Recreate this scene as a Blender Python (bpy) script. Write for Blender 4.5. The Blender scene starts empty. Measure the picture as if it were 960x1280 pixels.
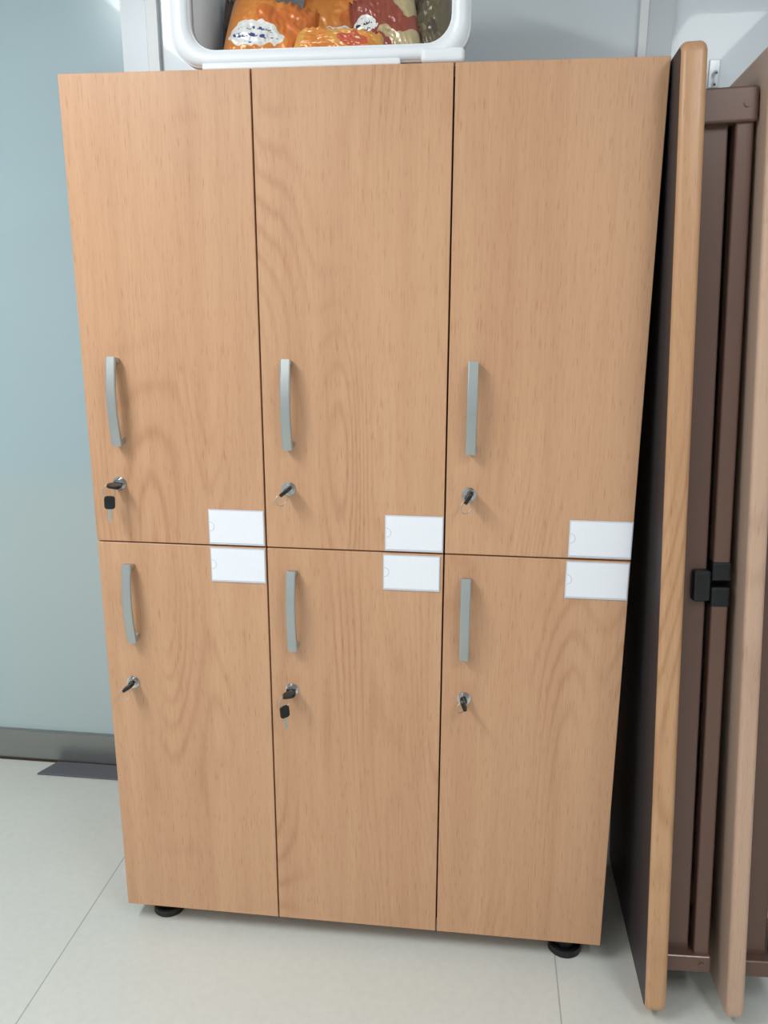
import bpy, bmesh, math, random
from mathutils import Vector, Matrix, noise
random.seed(4)
S=bpy.context.scene
S.view_settings.view_transform='Standard'
S.view_settings.look='None'

# ---------------------------------------------------------------- materials
def srgb(r,g,b):
    def f(c):
        c/=255.
        return c/12.92 if c<=.04045 else ((c+.055)/1.055)**2.4
    return (f(r),f(g),f(b),1)
class NT:
    def __init__(s,name):
        s.m=bpy.data.materials.new(name);s.m.use_nodes=True
        s.t=s.m.node_tree;s.b=s.t.nodes['Principled BSDF']
    def n(s,typ,**k):
        x=s.t.nodes.new(typ)
        for a,v in k.items(): setattr(x,a,v)
        return x
    def l(s,a,b): s.t.links.new(a,b)
    def set(s,**k):
        for a,v in k.items(): s.b.inputs[a.replace('_',' ')].default_value=v
def plain(name,col,rough=.5,metal=0,bump=0,bscale=200,coat=0,var=.94):
    q=NT(name);q.set(Base_Color=col,Roughness=rough,Metallic=metal)
    q.b.inputs['Coat Weight'].default_value=coat
    tc=q.n('ShaderNodeTexCoord');ns=q.n('ShaderNodeTexNoise');ns.inputs['Scale'].default_value=bscale
    q.l(tc.outputs['Object'],ns.inputs['Vector'])
    mx=q.n('ShaderNodeMix',data_type='RGBA');mx.inputs[6].default_value=col
    mx.inputs[7].default_value=tuple(c*var for c in col[:3])+(1,)
    q.l(ns.outputs[0],mx.inputs[0]);q.l(mx.outputs[2],q.b.inputs['Base Color'])
    if bump:
        bp=q.n('ShaderNodeBump');bp.inputs['Strength'].default_value=bump;bp.inputs['Distance'].default_value=.001
        q.l(ns.outputs[0],bp.inputs['Height']);q.l(bp.outputs[0],q.b.inputs['Normal'])
    return q.m
def math_(q,op,a,b=None,c=None):
    x=q.n('ShaderNodeMath',operation=op)
    for i,v in enumerate((a,b,c)):
        if v is None: continue
        if isinstance(v,(int,float)): x.inputs[i].default_value=v
        else: q.l(v,x.inputs[i])
    return x.outputs[0]
def wood(name,c0,c1,off=(0,0,0),rough=.36,rings=110,strength=.34):
    q=NT(name)
    tc=q.n('ShaderNodeTexCoord')
    mp=q.n('ShaderNodeMapping');mp.inputs['Location'].default_value=off
    q.l(tc.outputs['Object'],mp.inputs['Vector'])
    def ns(sc,scale,detail=2,rough_=.5,dist=0):
        m=q.n('ShaderNodeMapping');m.inputs['Scale'].default_value=sc
        q.l(mp.outputs[0],m.inputs['Vector'])
        x=q.n('ShaderNodeTexNoise');x.inputs['Scale'].default_value=scale
        x.inputs['Detail'].default_value=detail;x.inputs['Roughness'].default_value=rough_
        x.inputs['Distortion'].default_value=dist
        q.l(m.outputs[0],x.inputs['Vector']);return x.outputs[0]
    big=ns((1,.2,.13),9,0,.4)
    jit=ns((1,.3,.10),70,2,.5)
    ph=math_(q,'MULTIPLY_ADD',jit,2.2,math_(q,'MULTIPLY',big,rings))
    sine=math_(q,'SINE',ph)
    lines=math_(q,'POWER',math_(q,'MULTIPLY_ADD',sine,.5,.5),3.0)
    mask=ns((1,.3,.25),5,1)
    mask=math_(q,'MINIMUM',math_(q,'MAXIMUM',math_(q,'MULTIPLY',math_(q,'SUBTRACT',mask,.47),5.0),0.04),1)
    fine=ns((1,1,.03),330,2,.6)
    fleck=ns((1,1,.07),420,1,.5)
    fleck=math_(q,'MAXIMUM',math_(q,'MULTIPLY',math_(q,'SUBTRACT',fleck,.60),3.0),0)
    streak=ns((1,.3,.03),26,3,.6)
    cloud=ns((1,1,.4),2.5,2)
    f=math_(q,'MULTIPLY',lines,math_(q,'MULTIPLY',mask,strength))
    f=math_(q,'ADD',f,math_(q,'MULTIPLY',math_(q,'SUBTRACT',fine,.42),.5))
    f=math_(q,'ADD',f,fleck)
    f=math_(q,'ADD',f,math_(q,'MULTIPLY',math_(q,'SUBTRACT',streak,.42),.75))
    f=math_(q,'ADD',f,math_(q,'MULTIPLY',math_(q,'SUBTRACT',cloud,.35),.4))
    cl=q.n('ShaderNodeClamp');q.l(f,cl.inputs[0])
    mx=q.n('ShaderNodeMix',data_type='RGBA');mx.inputs[6].default_value=c0;mx.inputs[7].default_value=c1
    q.l(cl.outputs[0],mx.inputs[0])
    vm=q.n('ShaderNodeMapping');vm.inputs['Scale'].default_value=(1,.1,.6);q.l(mp.outputs[0],vm.inputs['Vector'])
    vo=q.n('ShaderNodeTexVoronoi');vo.inputs['Scale'].default_value=3.1;q.l(vm.outputs[0],vo.inputs['Vector'])
    k=math_(q,'MULTIPLY',math_(q,'MAXIMUM',math_(q,'SUBTRACT',1,math_(q,'DIVIDE',vo.outputs['Distance'],.03)),0),.6)
    kx=q.n('ShaderNodeMix',data_type='RGBA');q.l(k,kx.inputs[0]);q.l(mx.outputs[2],kx.inputs[6]);kx.inputs[7].default_value=srgb(140,95,66)
    q.l(kx.outputs[2],q.b.inputs['Base Color'])
    q.set(Roughness=rough)
    bp=q.n('ShaderNodeBump');bp.inputs['Strength'].default_value=.1;bp.inputs['Distance'].default_value=.0005
    q.l(fine,bp.inputs['Height']);q.l(bp.outputs[0],q.b.inputs['Normal'])
    return q.m

W0,W1=srgb(209,163,126),srgb(172,120,85)
door_mats=[wood('beech_laminate_%d'%i,W0,W1,off=(i*3.7,i*1.3,i*2.1)) for i in range(6)]
beech_edge=wood('beech_carcass',W0,W1,off=(9,4,1))
gapdark=plain('gap_shadow_board',srgb(60,42,32),.8)
table_wood=wood('table_beech_edge',srgb(203,158,118),srgb(164,116,80),off=(2,7,5),strength=.4)
table_wood2=wood('table_beige_edge',srgb(200,166,142),srgb(164,128,104),off=(5,2,5),strength=.3)
lam_shade=plain('shaded_laminate',srgb(58,52,54),.5)  # shade between cabinet and table painted into the tabletop face colour
lam_beige=plain('beige_laminate',srgb(190,162,142),.4)
silver=plain('satin_nickel',srgb(180,184,182),.36,.7,.1,400)
chrome=plain('chrome',srgb(205,205,205),.15,1)
steel=plain('key_steel',srgb(200,198,190),.3,.8)
blackp=plain('black_plastic',srgb(20,20,22),.35)
brown=plain('brown_painted_steel',srgb(108,80,68),.36,.1,.06,120,coat=.25)
tagw=plain('tag_card_white',srgb(246,248,253),.3)
tagp=plain('tag_holder_plastic',srgb(212,218,228),.2)
tubw=plain('white_tub_plastic',srgb(238,241,244),.32,var=.99)
matm=plain('grey_rubber_plate',srgb(98,98,104),.6,0,.3,300)
ceilm=plain('ceiling_paint',srgb(238,240,242),.8)
wallpaint=plain('wall_paint',srgb(218,222,224),.6)

# ---------------------------------------------------------------- helpers
def link(o,parent=None):
    S.collection.objects.link(o)
    if parent: o.parent=parent
    return o
def empty(name,loc=(0,0,0)):
    e=bpy.data.objects.new(name,None);e.empty_display_size=.05;e.location=loc
    S.collection.objects.link(e);return e
def from_bm(bm,name,mat,parent=None,smooth=False):
    me=bpy.data.meshes.new(name);bm.normal_update();bm.to_mesh(me);bm.free()
    if isinstance(mat,(list,tuple)):
        for m in mat: me.materials.append(m)
    else: me.materials.append(mat)
    if smooth:
        for p in me.polygons: p.use_smooth=True
    return link(bpy.data.objects.new(name,me),parent)
def box(name,lo,hi,mat,parent=None,bevel=0,seg=2):
    bm=bmesh.new();bmesh.ops.create_cube(bm,size=1)
    c=[(a+b)/2 for a,b in zip(lo,hi)];s=[b-a for a,b in zip(lo,hi)]
    for v in bm.verts: v.co=Vector([v.co[i]*s[i] for i in range(3)])
    if bevel: bmesh.ops.bevel(bm,geom=bm.edges[:],offset=bevel,segments=seg,affect='EDGES',profile=.5)
    o=from_bm(bm,name,mat,parent)
    o.location=c
    return o
def prism(name,poly,axis,a,b,mat,parent=None,bevel=0,seg=3,smooth=False):
    bm=bmesh.new()
    def P(p,t):
        return {'x':(t,p[0],p[1]),'y':(p[0],t,p[1]),'z':(p[0],p[1],t)}[axis]
    v0=[bm.verts.new(P(p,a)) for p in poly];v1=[bm.verts.new(P(p,b)) for p in poly]
    n=len(poly)
    f0=bm.faces.new(v0);f1=bm.faces.new(v1[::-1])
    for i in range(n): bm.faces.new((v0[i],v1[i],v1[(i+1)%n],v0[(i+1)%n]))
    bmesh.ops.recalc_face_normals(bm,faces=bm.faces[:])
    if bevel:
        ed=list(set(f0.edges[:]+f1.edges[:]))
        bmesh.ops.bevel(bm,geom=ed,offset=bevel,segments=seg,affect='EDGES',profile=.5)
    return from_bm(bm,name,mat,parent,smooth)
def rrect(x0,z0,x1,z1,r,n=8):
    out=[]
    for cx,cz,a0 in ((x1-r,z1-r,0),(x0+r,z1-r,90),(x0+r,z0+r,180),(x1-r,z0+r,270)):
        for i in range(n+1):
            a=math.radians(a0+90*i/n);out.append((cx+r*math.cos(a),cz+r*math.sin(a)))
    return out
def cyl(name,c,r,h,axis,mat,parent=None,r2=None,seg=32,bevel=0):
    bm=bmesh.new();bmesh.ops.create_cone(bm,cap_ends=True,segments=seg,radius1=r,radius2=r if r2 is None else r2,depth=h)
    if bevel:
        bmesh.ops.bevel(bm,geom=[e for e in bm.edges if len(e.link_faces)==2 and any(len(f.verts)>4 for f in e.link_faces)],offset=bevel,segments=2,affect='EDGES')
    M={'z':Matrix(),'y':Matrix.Rotation(math.pi/2,4,'X'),'x':Matrix.Rotation(math.pi/2,4,'Y')}[axis]
    bm.transform(Matrix.Translation(c)@M)
    return from_bm(bm,name,mat,parent,False)
def torus(name,c,R,r,M,mat,parent=None,n=36,k=8,arc=2*math.pi):
    bm=bmesh.new();rings=[]
    full=abs(arc-2*math.pi)<1e-4
    cnt=n if full else n+1
    for i in range(cnt):
        a=arc*i/n;ring=[]
        for j in range(k):
            b=2*math.pi*j/k;rr=R+r*math.cos(b)
            ring.append(bm.verts.new((rr*math.cos(a),rr*math.sin(a),r*math.sin(b))))
        rings.append(ring)
    for i in range(n):
        A=rings[i];B=rings[(i+1)%cnt]
        for j in range(k): bm.faces.new((A[j],B[j],B[(j+1)%k],A[(j+1)%k]))
    bm.transform(Matrix.Translation(c)@M)
    return from_bm(bm,name,mat,parent,True)

# ---------------------------------------------------------------- room shell
YW=.655
q=NT('floor_vinyl');tc=q.n('ShaderNodeTexCoord')
sx=q.n('ShaderNodeSeparateXYZ');q.l(tc.outputs['Object'],sx.inputs[0])
n1=q.n('ShaderNodeTexNoise');n1.inputs['Scale'].default_value=60;n1.inputs['Detail'].default_value=5;q.l(tc.outputs['Object'],n1.inputs['Vector'])
n2=q.n('ShaderNodeTexNoise');n2.inputs['Scale'].default_value=4;q.l(tc.outputs['Object'],n2.inputs['Vector'])
f=math_(q,'ADD',math_(q,'MULTIPLY',n1.outputs[0],.6),math_(q,'MULTIPLY',n2.outputs[0],.4))
mx=q.n('ShaderNodeMix',data_type='RGBA');q.l(f,mx.inputs[0]);mx.inputs[6].default_value=srgb(218,219,212);mx.inputs[7].default_value=srgb(196,197,190)
w=math_(q,'ABSOLUTE',math_(q,'SUBTRACT',math_(q,'FRACT',math_(q,'DIVIDE',math_(q,'ADD',sx.outputs[0],.648+1.092*10.5),1.092)),.5))
seam=math_(q,'MULTIPLY',math_(q,'LESS_THAN',w,.0014),.55)
ms=q.n('ShaderNodeMix',data_type='RGBA');q.l(seam,ms.inputs[0]);q.l(mx.outputs[2],ms.inputs[6]);ms.inputs[7].default_value=srgb(120,118,108)
q.l(ms.outputs[2],q.b.inputs['Base Color']);q.set(Roughness=.32)
floorm=q.m
X0,X1,Y0,ZC=-3.0,2.2,-4.0,2.6
def wallbox(n,lo,hi,m):
    o=box(n,lo,hi,m)
    for v in o.data.vertices: v.co+=o.location
    o.location=(0,0,0);return o
wallbox('floor',(X0,Y0,-.05),(X1,YW+.15,0),floorm)
box('ceiling',(X0,Y0,ZC),(X1,YW+.15,ZC+.05),ceilm)
box('wall_left',(X0-.08,Y0,0),(X0,YW+.15,ZC),wallpaint)
box('wall_right',(X1,Y0,0),(X1+.08,YW+.15,ZC),wallpaint)
box('wall_front',(X0,Y0-.08,0),(X1,Y0,ZC),wallpaint)
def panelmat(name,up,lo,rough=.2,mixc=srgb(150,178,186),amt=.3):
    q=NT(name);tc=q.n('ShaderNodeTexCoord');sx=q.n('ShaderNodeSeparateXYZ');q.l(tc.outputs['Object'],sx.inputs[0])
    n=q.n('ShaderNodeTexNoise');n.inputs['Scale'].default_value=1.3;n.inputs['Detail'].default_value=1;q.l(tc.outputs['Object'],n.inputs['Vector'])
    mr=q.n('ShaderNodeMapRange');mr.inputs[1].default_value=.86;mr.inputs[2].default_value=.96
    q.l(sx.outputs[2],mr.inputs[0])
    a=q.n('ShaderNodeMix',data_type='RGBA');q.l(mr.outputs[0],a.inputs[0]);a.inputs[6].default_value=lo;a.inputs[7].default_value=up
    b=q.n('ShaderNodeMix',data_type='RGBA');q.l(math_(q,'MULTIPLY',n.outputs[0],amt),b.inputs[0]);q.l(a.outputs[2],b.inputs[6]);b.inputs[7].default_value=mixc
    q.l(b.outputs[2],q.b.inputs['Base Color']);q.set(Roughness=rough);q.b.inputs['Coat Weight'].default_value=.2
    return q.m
pm=panelmat('blue_glass_panel',srgb(180,201,207),srgb(188,202,202))  # upper and lower tones paint a reflection edge into the glass
pm2=panelmat('pale_wall_panel',srgb(226,234,239),srgb(226,234,239),.3,srgb(215,226,232),.4)
frame_m=plain('anodised_aluminium',srgb(196,202,205),.4,.2)
white_m=plain('white_gasket',srgb(248,250,251),.4)
wallbox('wall_back',(X0,YW+.05,0),(X1,YW+.15,ZC),wallpaint)
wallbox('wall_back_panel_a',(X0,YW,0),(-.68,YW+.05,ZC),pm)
wallbox('wall_back_panel_b',(-.68,YW+.001,0),(X1,YW+.05,ZC),pm2)
wallbox('trim_1',(-.68,YW-.012,.1),(-.615,YW+.001,ZC),frame_m)
wallbox('trim_2',(-.613,YW-.016,.1),(-.585,YW+.001,ZC),white_m)
wallbox('trim_3',(.598,YW-.012,.1),(.655,YW+.001,ZC),frame_m)
wallbox('trim_4',(.578,YW-.016,.1),(.597,YW+.001,ZC),white_m)
base_m=plain('brushed_steel_base',srgb(156,158,156),.3,.75,.1,90)
wallbox('baseboard_back',(X0,YW-.018,.004),(X1,YW,.1),base_m)
wallbox('trim_5',(X0,YW-.022,0),(X1,YW,.006),gapdark)
def ceil_light(name,x,y,sx_,sy_,power,col=(.95,.98,1.0)):
    e=empty(name,(x,y,ZC))
    q=NT(name+'_diffuser');q.set(Base_Color=(1,1,1,1));q.b.inputs['Emission Color'].default_value=(*col,1);q.b.inputs['Emission Strength'].default_value=3
    box('diffuser',(-sx_/2,-sy_/2,-.03),(sx_/2,sy_/2,-.004),q.m,e,.004)
    box('housing',(-sx_/2-.02,-sy_/2-.02,-.02),(sx_/2+.02,sy_/2+.02,0),ceilm,e)
    L=bpy.data.lights.new(name+'_lamp','AREA');L.shape='RECTANGLE';L.size=sx_;L.size_y=sy_;L.energy=power;L.color=col
    o=link(bpy.data.objects.new('lamp',L),e);o.location=(0,0,-.04)
ceil_light('ceiling_light',-1.15,-1.25,.3,1.2,41)
ceil_light('ceiling_light',1.2,-1.7,.3,1.2,19)
ceil_light('ceiling_light',-1.15,-3.1,.3,1.2,18)
wd=bpy.data.worlds.new('world');S.world=wd;wd.use_nodes=True
wd.node_tree.nodes['Background'].inputs[0].default_value=(.8,.85,.9,1);wd.node_tree.nodes['Background'].inputs[1].default_value=.3

# ---------------------------------------------------------------- locker cabinet
Wc=1.0758;HB=.05;HT=1.81;xl=-Wc/2;D=.50
cab=empty('locker_cabinet')
t=.018
box('side_left',(xl,.020,HB),(xl+t,D,HT),beech_edge,cab)
box('side_right',(-xl-t,.020,HB),(-xl,D,HT),beech_edge,cab)
box('top_panel',(xl+t,.020,HT-t),(-xl-t,D,HT),beech_edge,cab)
box('bottom_panel',(xl+t,.020,HB),(-xl-t,D,HB+t),beech_edge,cab)
box('back_panel',(xl+t,D-.008,HB+t),(-xl-t,D,HT-t),beech_edge,cab)
box('middle_shelf',(xl+t,.020,.921),(-xl-t,D-.008,.939),gapdark,cab)
for i in (1,2):
    x=xl+Wc*i/3
    box('divider_%d'%i,(x-.009,.0205,HB+t),(x+.009,D-.008,HT-t),gapdark,cab)
k=0
for r,(z0,z1) in enumerate(((.9315,HT),(HB,.9285))):
    for i in range(3):
        x0=xl+Wc*i/3+(.0016 if i else 0);x1=xl+Wc*(i+1)/3-(.0016 if i<2 else 0)
        box('door_%d'%(k+1),(x0,0,z0),(x1,.0185,z1),door_mats[k],cab,.0009,1);k+=1
def handle(x,z0,z1,idx):
    h=empty('handle_%d'%idx);h.parent=cab
    L=z1-z0;n=20;out=[];inn=[]
    def yb(s): return -.021-.011*math.sin(math.pi*s)
    for i in range(n+1):
        s=i/n;out.append((yb(s),z0+L*s))
    for i in range(n,-1,-1):
        s=i/n;inn.append((yb(s)+.0065,z0+.011+(L-.022)*s))
    poly=[(0,z0+.004)]+out+[(0,z1-.004),(0,z1-.016)]+inn+[(0,z0+.016)]
    prism('bow',poly,'x',x-.0102,x+.0102,silver,h,.003,2)
hs=[(-.470,1.133,1.308),(-.126,1.133,1.307),(.2265,1.133,1.307),(-.4705,.714,.888),(-.126,.714,.888),(.2245,.714,.887)]
for i,(x,a,b) in enumerate(hs): handle(x,a,b,i+1)
def keyhead(name,M,parent):
    pts=rrect(-.0135,-.0125,.0135,.0125,.0085,6)
    o=prism(name,pts,'y',-.0034,.0034,blackp,parent,.0014,2)
    o.data.transform(M);return o
def lock(x,z,ang,hang,idx,tilt=0):
    e=empty('lock_%d'%idx);e.parent=cab
    cyl('escutcheon',(x,-.0015,z),.0138,.003,'y',chrome,e,bevel=.0008)
    cyl('cylinder',(x,-.006,z),.0108,.010,'y',chrome,e,bevel=.001)
    RY=Matrix.Rotation(math.radians(ang),4,'Y')
    bl=box('key_blade',(-.004,-.020,-.0009),(.004,-.006,.0009),steel,e);bl.data.transform(Matrix.Translation(bl.location));bl.location=(0,0,0)
    bl.data.transform(Matrix.Translation((x,0,z))@RY)
    M=Matrix.Translation((x,-.027,z))@RY@Matrix.Rotation(math.pi/2,4,'X')
    keyhead('key_head',M,e)
    d=RY@Vector((-.008,0,0))
    c=Vector((x,-.034,z))+d+Vector((-.001,0,-.010))
    torus('key_ring',c,.0125,.0008,Matrix.Rotation(math.radians(hang[1]),4,'Z')@Matrix.Rotation(math.pi/2,4,'X'),steel,e)
    if hang[0]:
        c2=c+Vector((0,.0,-.0235))
        M=Matrix.Translation(c2)@Matrix.Rotation(math.radians(hang[1]),4,'Z')@Matrix.Rotation(math.radians(tilt),4,'Y')
        pts=rrect(-.0105,-.0135,.0105,.0135,.006,5)
        o=prism('spare_key_head',pts,'y',-.0022,.0022,blackp,e,.0009,2);o.data.transform(M)
        bl=[(-.0040,-.012),(-.0040,-.036),(-.001,-.041),(.0022,-.037),(.0034,-.033),(.0024,-.030),(.0038,-.027),(.0024,-.023),(.0040,-.018),(.0040,-.012)]
        o=prism('spare_key_blade',bl,'y',-.0011,.0011,steel,e);o.data.transform(M)
lock(-.479,1.054,8,(1,15),1,2)
lock(-.130,1.053,-38,(0,50),2)
lock(.2250,1.052,-60,(0,40),3)
lock(-.483,.616,-35,(0,30),4)
lock(-.134,.620,-12,(1,40),5,-5)
lock(.2265,.622,70,(0,50),6)
def tag(x0,z0,x1,z1,idx):
    e=empty('name_tag_%d'%idx);e.parent=cab
    box('holder',(x0,-.0020,z0),(x1,-.0001,z1),tagp,e,.0005,1)
    box('card',(x0+.0022,-.0026,z0+.0042),(x1-.0022,-.0019,z1-.0026),tagw,e)
    torus('thumb_notch',Vector((x0+.0022,-.0026,(z0+z1)/2+.001)),.0095,.0006,Matrix.Rotation(math.pi/2,4,'X')@Matrix.Rotation(-math.pi/2,4,'Z'),tagp,e,n=18,k=6,arc=math.pi)
tags=[(-.297,.933,-.182,1.006),(.062,.933,.177,1.006),(.4185,.934,.5375,1.008),(-.2965,.853,-.182,.926),(.0585,.851,.172,.925),(.4165,.850,.5365,.926)]
for i,tg in enumerate(tags): tag(*tg,i+1)
for i,(x,y) in enumerate(((-.462,.058),(.467,.045),(-.462,.45),(.467,.45))):
    e=empty('foot_%d'%(i+1));e.parent=cab
    cyl('glide',(x,y,.009),.037,.018,'z',blackp,e,r2=.035,bevel=.002)
    cyl('stem',(x,y,.034),.024,.032,'z',blackp,e,r2=.026)

# ---------------------------------------------------------------- folding tables
def folding_table(B,T,edge,lam,th,wd_=.52):
    e=empty('folding_table')
    B=Vector(B);T=Vector(T)
    u=(T-B).normalized();L=(T-B).length
    v=Vector((0,1,0));v=(v-v.dot(u)*u).normalized();n=v.cross(u)
    M=Matrix(((n.x,v.x,u.x,B.x),(n.y,v.y,u.y,B.y),(n.z,v.z,u.z,B.z),(0,0,0,1)))
    e.matrix_world=M
    o=prism('tabletop',rrect(0,0,wd_,L,.022,8),'x',-th,th,[edge,lam],e,th*.55,5,False)
    for p in o.data.polygons:
        if abs(p.normal.x)>.98: p.material_index=1
        else: p.use_smooth=True
    bv=.003
    for j,vv in enumerate((.062,wd_-.075)):
        box('side_rail_%d'%(j+1),(th,vv,.09),(.072,vv+.018,L-.07),brown,e,bv)
        for nm,a,b in (('upper',.925,L-.11),('lower',.10,.845)):
            box('leg_%s_%d'%(nm,j+1),(.080,vv-.012,a),(.110,vv+.020,b),brown,e,.004,3)
        box('foot_cap_upper_%d'%(j+1),(.078,vv-.014,.892),(.112,vv+.022,.928),blackp,e,.004,3)
        box('foot_cap_lower_%d'%(j+1),(.078,vv-.014,.842),(.112,vv+.022,.880),blackp,e,.004,3)
    for nm,a,b in (('top',L-.12,L-.065),('bottom',.070,.107)):
        box('end_rail_'+nm,(th,.042,a),(.113,wd_-.035,b),brown,e,.004,3)
        cyl('bolt_'+nm,(.095,.0415,(a+b)/2),.006,.004,'y',brown,e,bevel=.001)
    for nm,a in (('upper',1.25),('lower',.5)):
        box('cross_bar_'+nm,(.085,.07,a),(.105,wd_-.06,a+.02),brown,e,.003)
    box('catch',(.045,.047,.852),(.078,.092,.912),blackp,e,.006,3)
    return e
folding_table((.630,-.148,.0245),(.5620,-.065,1.820),table_wood,lam_shade,.0210)
folding_table((.784,-.146,.0245),(.694,-.063,1.815),table_wood2,lam_beige,.0170)

# ---------------------------------------------------------------- tub with snack bags
tub=empty('storage_tub')
def shell(name,outer,inner,y0,y1,mat,parent):
    bm=bmesh.new();n=len(outer)
    R=[[bm.verts.new((p[0],y,p[1])) for p in poly] for poly,y in ((outer,y0),(inner,y0),(inner,y1),(outer,y1))]
    for a in range(4):
        A=R[a];Bq=R[(a+1)%4]
        for i in range(n): bm.faces.new((A[i],Bq[i],Bq[(i+1)%n],A[(i+1)%n]))
    bmesh.ops.recalc_face_normals(bm,faces=bm.faces[:])
    bmesh.ops.bevel(bm,geom=[e for e in bm.edges if e.calc_face_angle(0)>1.2],offset=.003,segments=3,affect='EDGES')
    return from_bm(bm,name,mat,parent,True)
z0=HT+.0005
shell('rim',rrect(-.326,z0+.006,.205,z0+.33,.055),rrect(-.291,z0+.034,.172,z0+.30,.045),.012,.040,tubw,tub)
shell('body',rrect(-.305,z0,.184,z0+.315,.045),rrect(-.297,z0+.010,.177,z0+.305,.045),.040,.40,tubw,tub)
prism('bottom_wall',rrect(-.304,z0+.001,.183,z0+.314,.045),'y',.40,.408,tubw,tub)
box('stacking_lug',(-.27,.008,z0),(.085,.036,z0+.012),tubw,tub,.003)
box('latch',(.120,.006,z0+.001),(.196,.030,z0+.026),tubw,tub,.008,4)

def bagmat(name,base,base2,print_c,text_c,cx,cz,rx,rz,seed):
    q=NT(name);tc=q.n('ShaderNodeTexCoord');sx=q.n('ShaderNodeSeparateXYZ');q.l(tc.outputs['Object'],sx.inputs[0])
    def noi(scale,off,detail=2):
        m=q.n('ShaderNodeMapping');m.inputs['Location'].default_value=(seed+off,seed*2,off);q.l(tc.outputs['Object'],m.inputs[0])
        n=q.n('ShaderNodeTexNoise');n.inputs['Scale'].default_value=scale;n.inputs['Detail'].default_value=detail;q.l(m.outputs[0],n.inputs['Vector']);return n.outputs[0]
    def mix(fac,a,b):
        m=q.n('ShaderNodeMix',data_type='RGBA')
        if isinstance(fac,(int,float)): m.inputs[0].default_value=fac
        else: q.l(fac,m.inputs[0])
        for i,v in ((6,a),(7,b)):
            if isinstance(v,tuple): m.inputs[i].default_value=v
            else: q.l(v,m.inputs[i])
        return m.outputs[2]
    ground=mix(math_(q,'GREATER_THAN',noi(13,0,1),.53),base,base2)
    dx=math_(q,'POWER',math_(q,'ABSOLUTE',math_(q,'DIVIDE',math_(q,'SUBTRACT',sx.outputs[0],cx),rx)),2)
    dz=math_(q,'POWER',math_(q,'ABSOLUTE',math_(q,'DIVIDE',math_(q,'SUBTRACT',sx.outputs[2],cz),rz)),2)
    d=math_(q,'ADD',math_(q,'ADD',dx,dz),math_(q,'MULTIPLY',math_(q,'SUBTRACT',noi(45,3,1),.5),2.2))
    blob=math_(q,'LESS_THAN',d,1)
    inner=math_(q,'LESS_THAN',d,.5)
    rows=math_(q,'GREATER_THAN',math_(q,'SINE',math_(q,'MULTIPLY',sx.outputs[2],420)),.1)
    tx=math_(q,'GREATER_THAN',noi(150,7,1),.52)
    text=math_(q,'MULTIPLY',math_(q,'MULTIPLY',rows,tx),inner)
    c=mix(blob,ground,print_c);c=mix(text,c,text_c)
    q.l(c,q.b.inputs['Base Color']);q.set(Roughness=.3,Metallic=.1);q.b.inputs['Coat Weight'].default_value=.35
    return q.m
def ridge(p): return 1-abs(noise.noise(p))*2.2
def bag(c,w,h,th,rot,mat,sd):
    bm=bmesh.new();N,Mm=64,48;sides=[]
    for s in (-1,1):
        g=[]
        for i in range(N+1):
            row=[]
            for j in range(Mm+1):
                a=i/N*2-1;b=j/Mm*2-1
                puff=max(0,(1-abs(a)**3.2))**.6*max(0,(1-abs(b)**4))**.6
                cr=noise.noise(Vector((a*2+sd,b*2,s*.7)))*.30
                cr-=.20*max(0,ridge(Vector((a*3+sd,b*2.2+a,s)))-.45)
                cr+=.09*ridge(Vector((a*7+b*2+sd,b*6,s*2)))
                pl=math.sin(a*34+3*noise.noise(Vector((a*3,sd,b))))*abs(b)**5*.006
                row.append(bm.verts.new((a*w/2*(1-.05*abs(b)**3),s*th/2*puff*(1+cr)+pl,b*h/2*(1-.03*abs(math.sin(a*6+sd))*abs(b)))))
            g.append(row)
        sides.append(g)
        for i in range(N):
            for j in range(Mm):
                f=(g[i][j],g[i+1][j],g[i+1][j+1],g[i][j+1])
                bm.faces.new(f if s<0 else f[::-1])
    bmesh.ops.remove_doubles(bm,verts=bm.verts[:],dist=.0002)
    o=from_bm(bm,'snack_bag',mat,None,True)
    o.location=c;o.rotation_euler=[math.radians(r) for r in rot]
    return o
white=srgb(240,240,236)
O1=bagmat('bag_orange',srgb(226,140,58),srgb(214,116,48),white,srgb(60,80,140),-.025,-.02,.05,.026,1)
O2=bagmat('bag_gold',srgb(228,164,80),srgb(222,140,62),srgb(205,92,66),srgb(245,225,165),.03,0,.028,.016,5)
O3=bagmat('bag_red_green',srgb(150,72,56),srgb(190,172,130),white,srgb(30,30,35),-.03,.0,.026,.020,9)
O4=bagmat('bag_brown_shade',srgb(88,72,60),srgb(62,54,50),srgb(130,110,90),srgb(40,35,35),0,0,.03,.03,3)  # dark brown paints the bag shadow at the tub's left end
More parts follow.
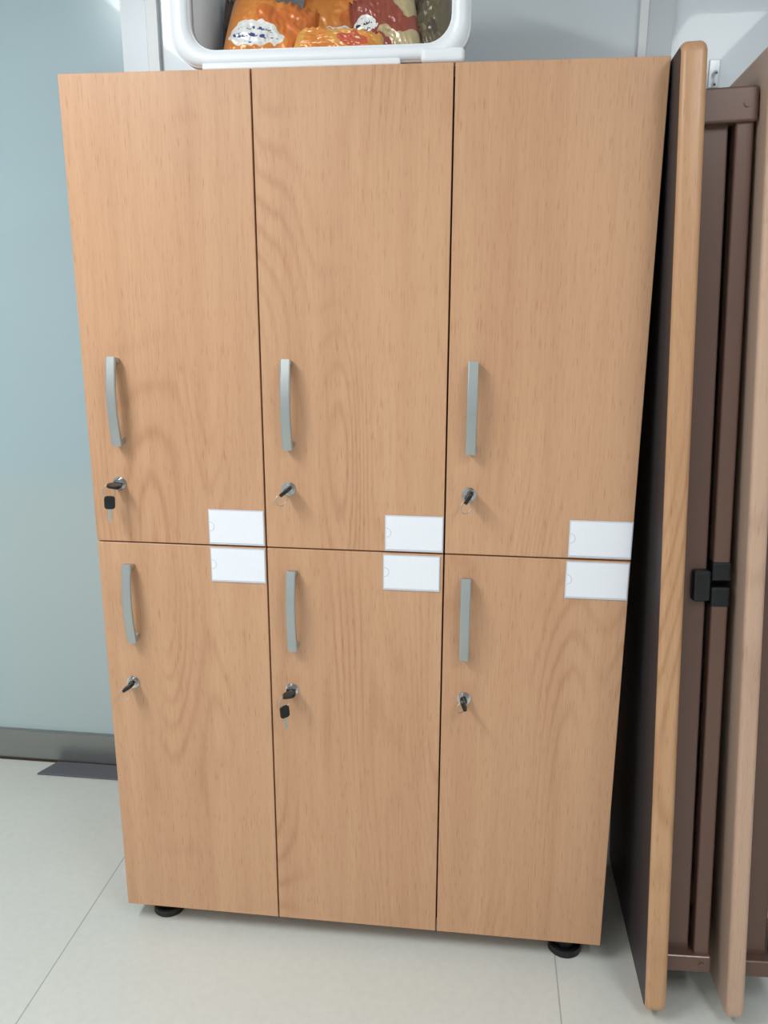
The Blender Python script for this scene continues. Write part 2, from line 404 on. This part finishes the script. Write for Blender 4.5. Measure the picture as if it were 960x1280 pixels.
O5=bagmat('bag_olive',srgb(110,100,76),srgb(86,76,62),srgb(150,138,112),srgb(60,50,45),0,0,.012,.012,8)
zb=z0+.012
bag((-.168,.115,zb+.068),.165,.145,.055,(-24,10,6),O1,1)
bag((-.035,.072,zb+.036),.165,.062,.046,(-30,6,-6),O2,2.4)
bag((.040,.145,zb+.085),.13,.15,.05,(-18,-14,-10),O3,4.1)
bag((-.03,.235,zb+.095),.22,.17,.05,(-12,5,0),O1,6.1)
bag((.115,.16,zb+.075),.105,.145,.05,(-14,-6,-16),O5,7.7)
bag((-.236,.21,zb+.085),.105,.16,.05,(-12,4,12),O4,9.2)  # added dark bag, stands in for shadow inside the tub

# ---------------------------------------------------------------- floor plate & hook
prism('floor_cover_plate',[(-1.075,.560),(-.60,.560),(-.60,.632),(-1.045,.632)],'z',.0005,.006,matm,None,.001,1)
hk=empty('wall_hook',(.758,YW,1.93))
clear=plain('clear_plastic',srgb(225,232,236),.1)
box('backplate',(-.012,-.004,-.03),(.012,0,.03),clear,hk,.0015)
torus('hook_loop',Vector((0,-.016,-.012)),.014,.003,Matrix.Rotation(math.pi/2,4,'Y'),clear,hk,n=18,k=8,arc=math.pi*1.3)

# ---------------------------------------------------------------- camera
yaw,pit,rol,fpx=-.1193,.2511,.0029,1045.57
fw=Vector((math.sin(yaw)*math.cos(pit),math.cos(yaw)*math.cos(pit),-math.sin(pit)))
r=fw.cross(Vector((0,0,1))).normalized();u=r.cross(fw)
r2=math.cos(rol)*r+math.sin(rol)*u;u2=-math.sin(rol)*r+math.cos(rol)*u
cd=bpy.data.cameras.new('camera');cam=bpy.data.objects.new('camera',cd);S.collection.objects.link(cam)
C=Vector((.2492,-1.5797,1.4199))
cam.matrix_world=Matrix(((r2.x,u2.x,-fw.x,C.x),(r2.y,u2.y,-fw.y,C.y),(r2.z,u2.z,-fw.z,C.z),(0,0,0,1)))
cd.sensor_width=36;cd.sensor_fit='AUTO';cd.lens=fpx*36/1280;cd.clip_start=.02
S.camera=cam
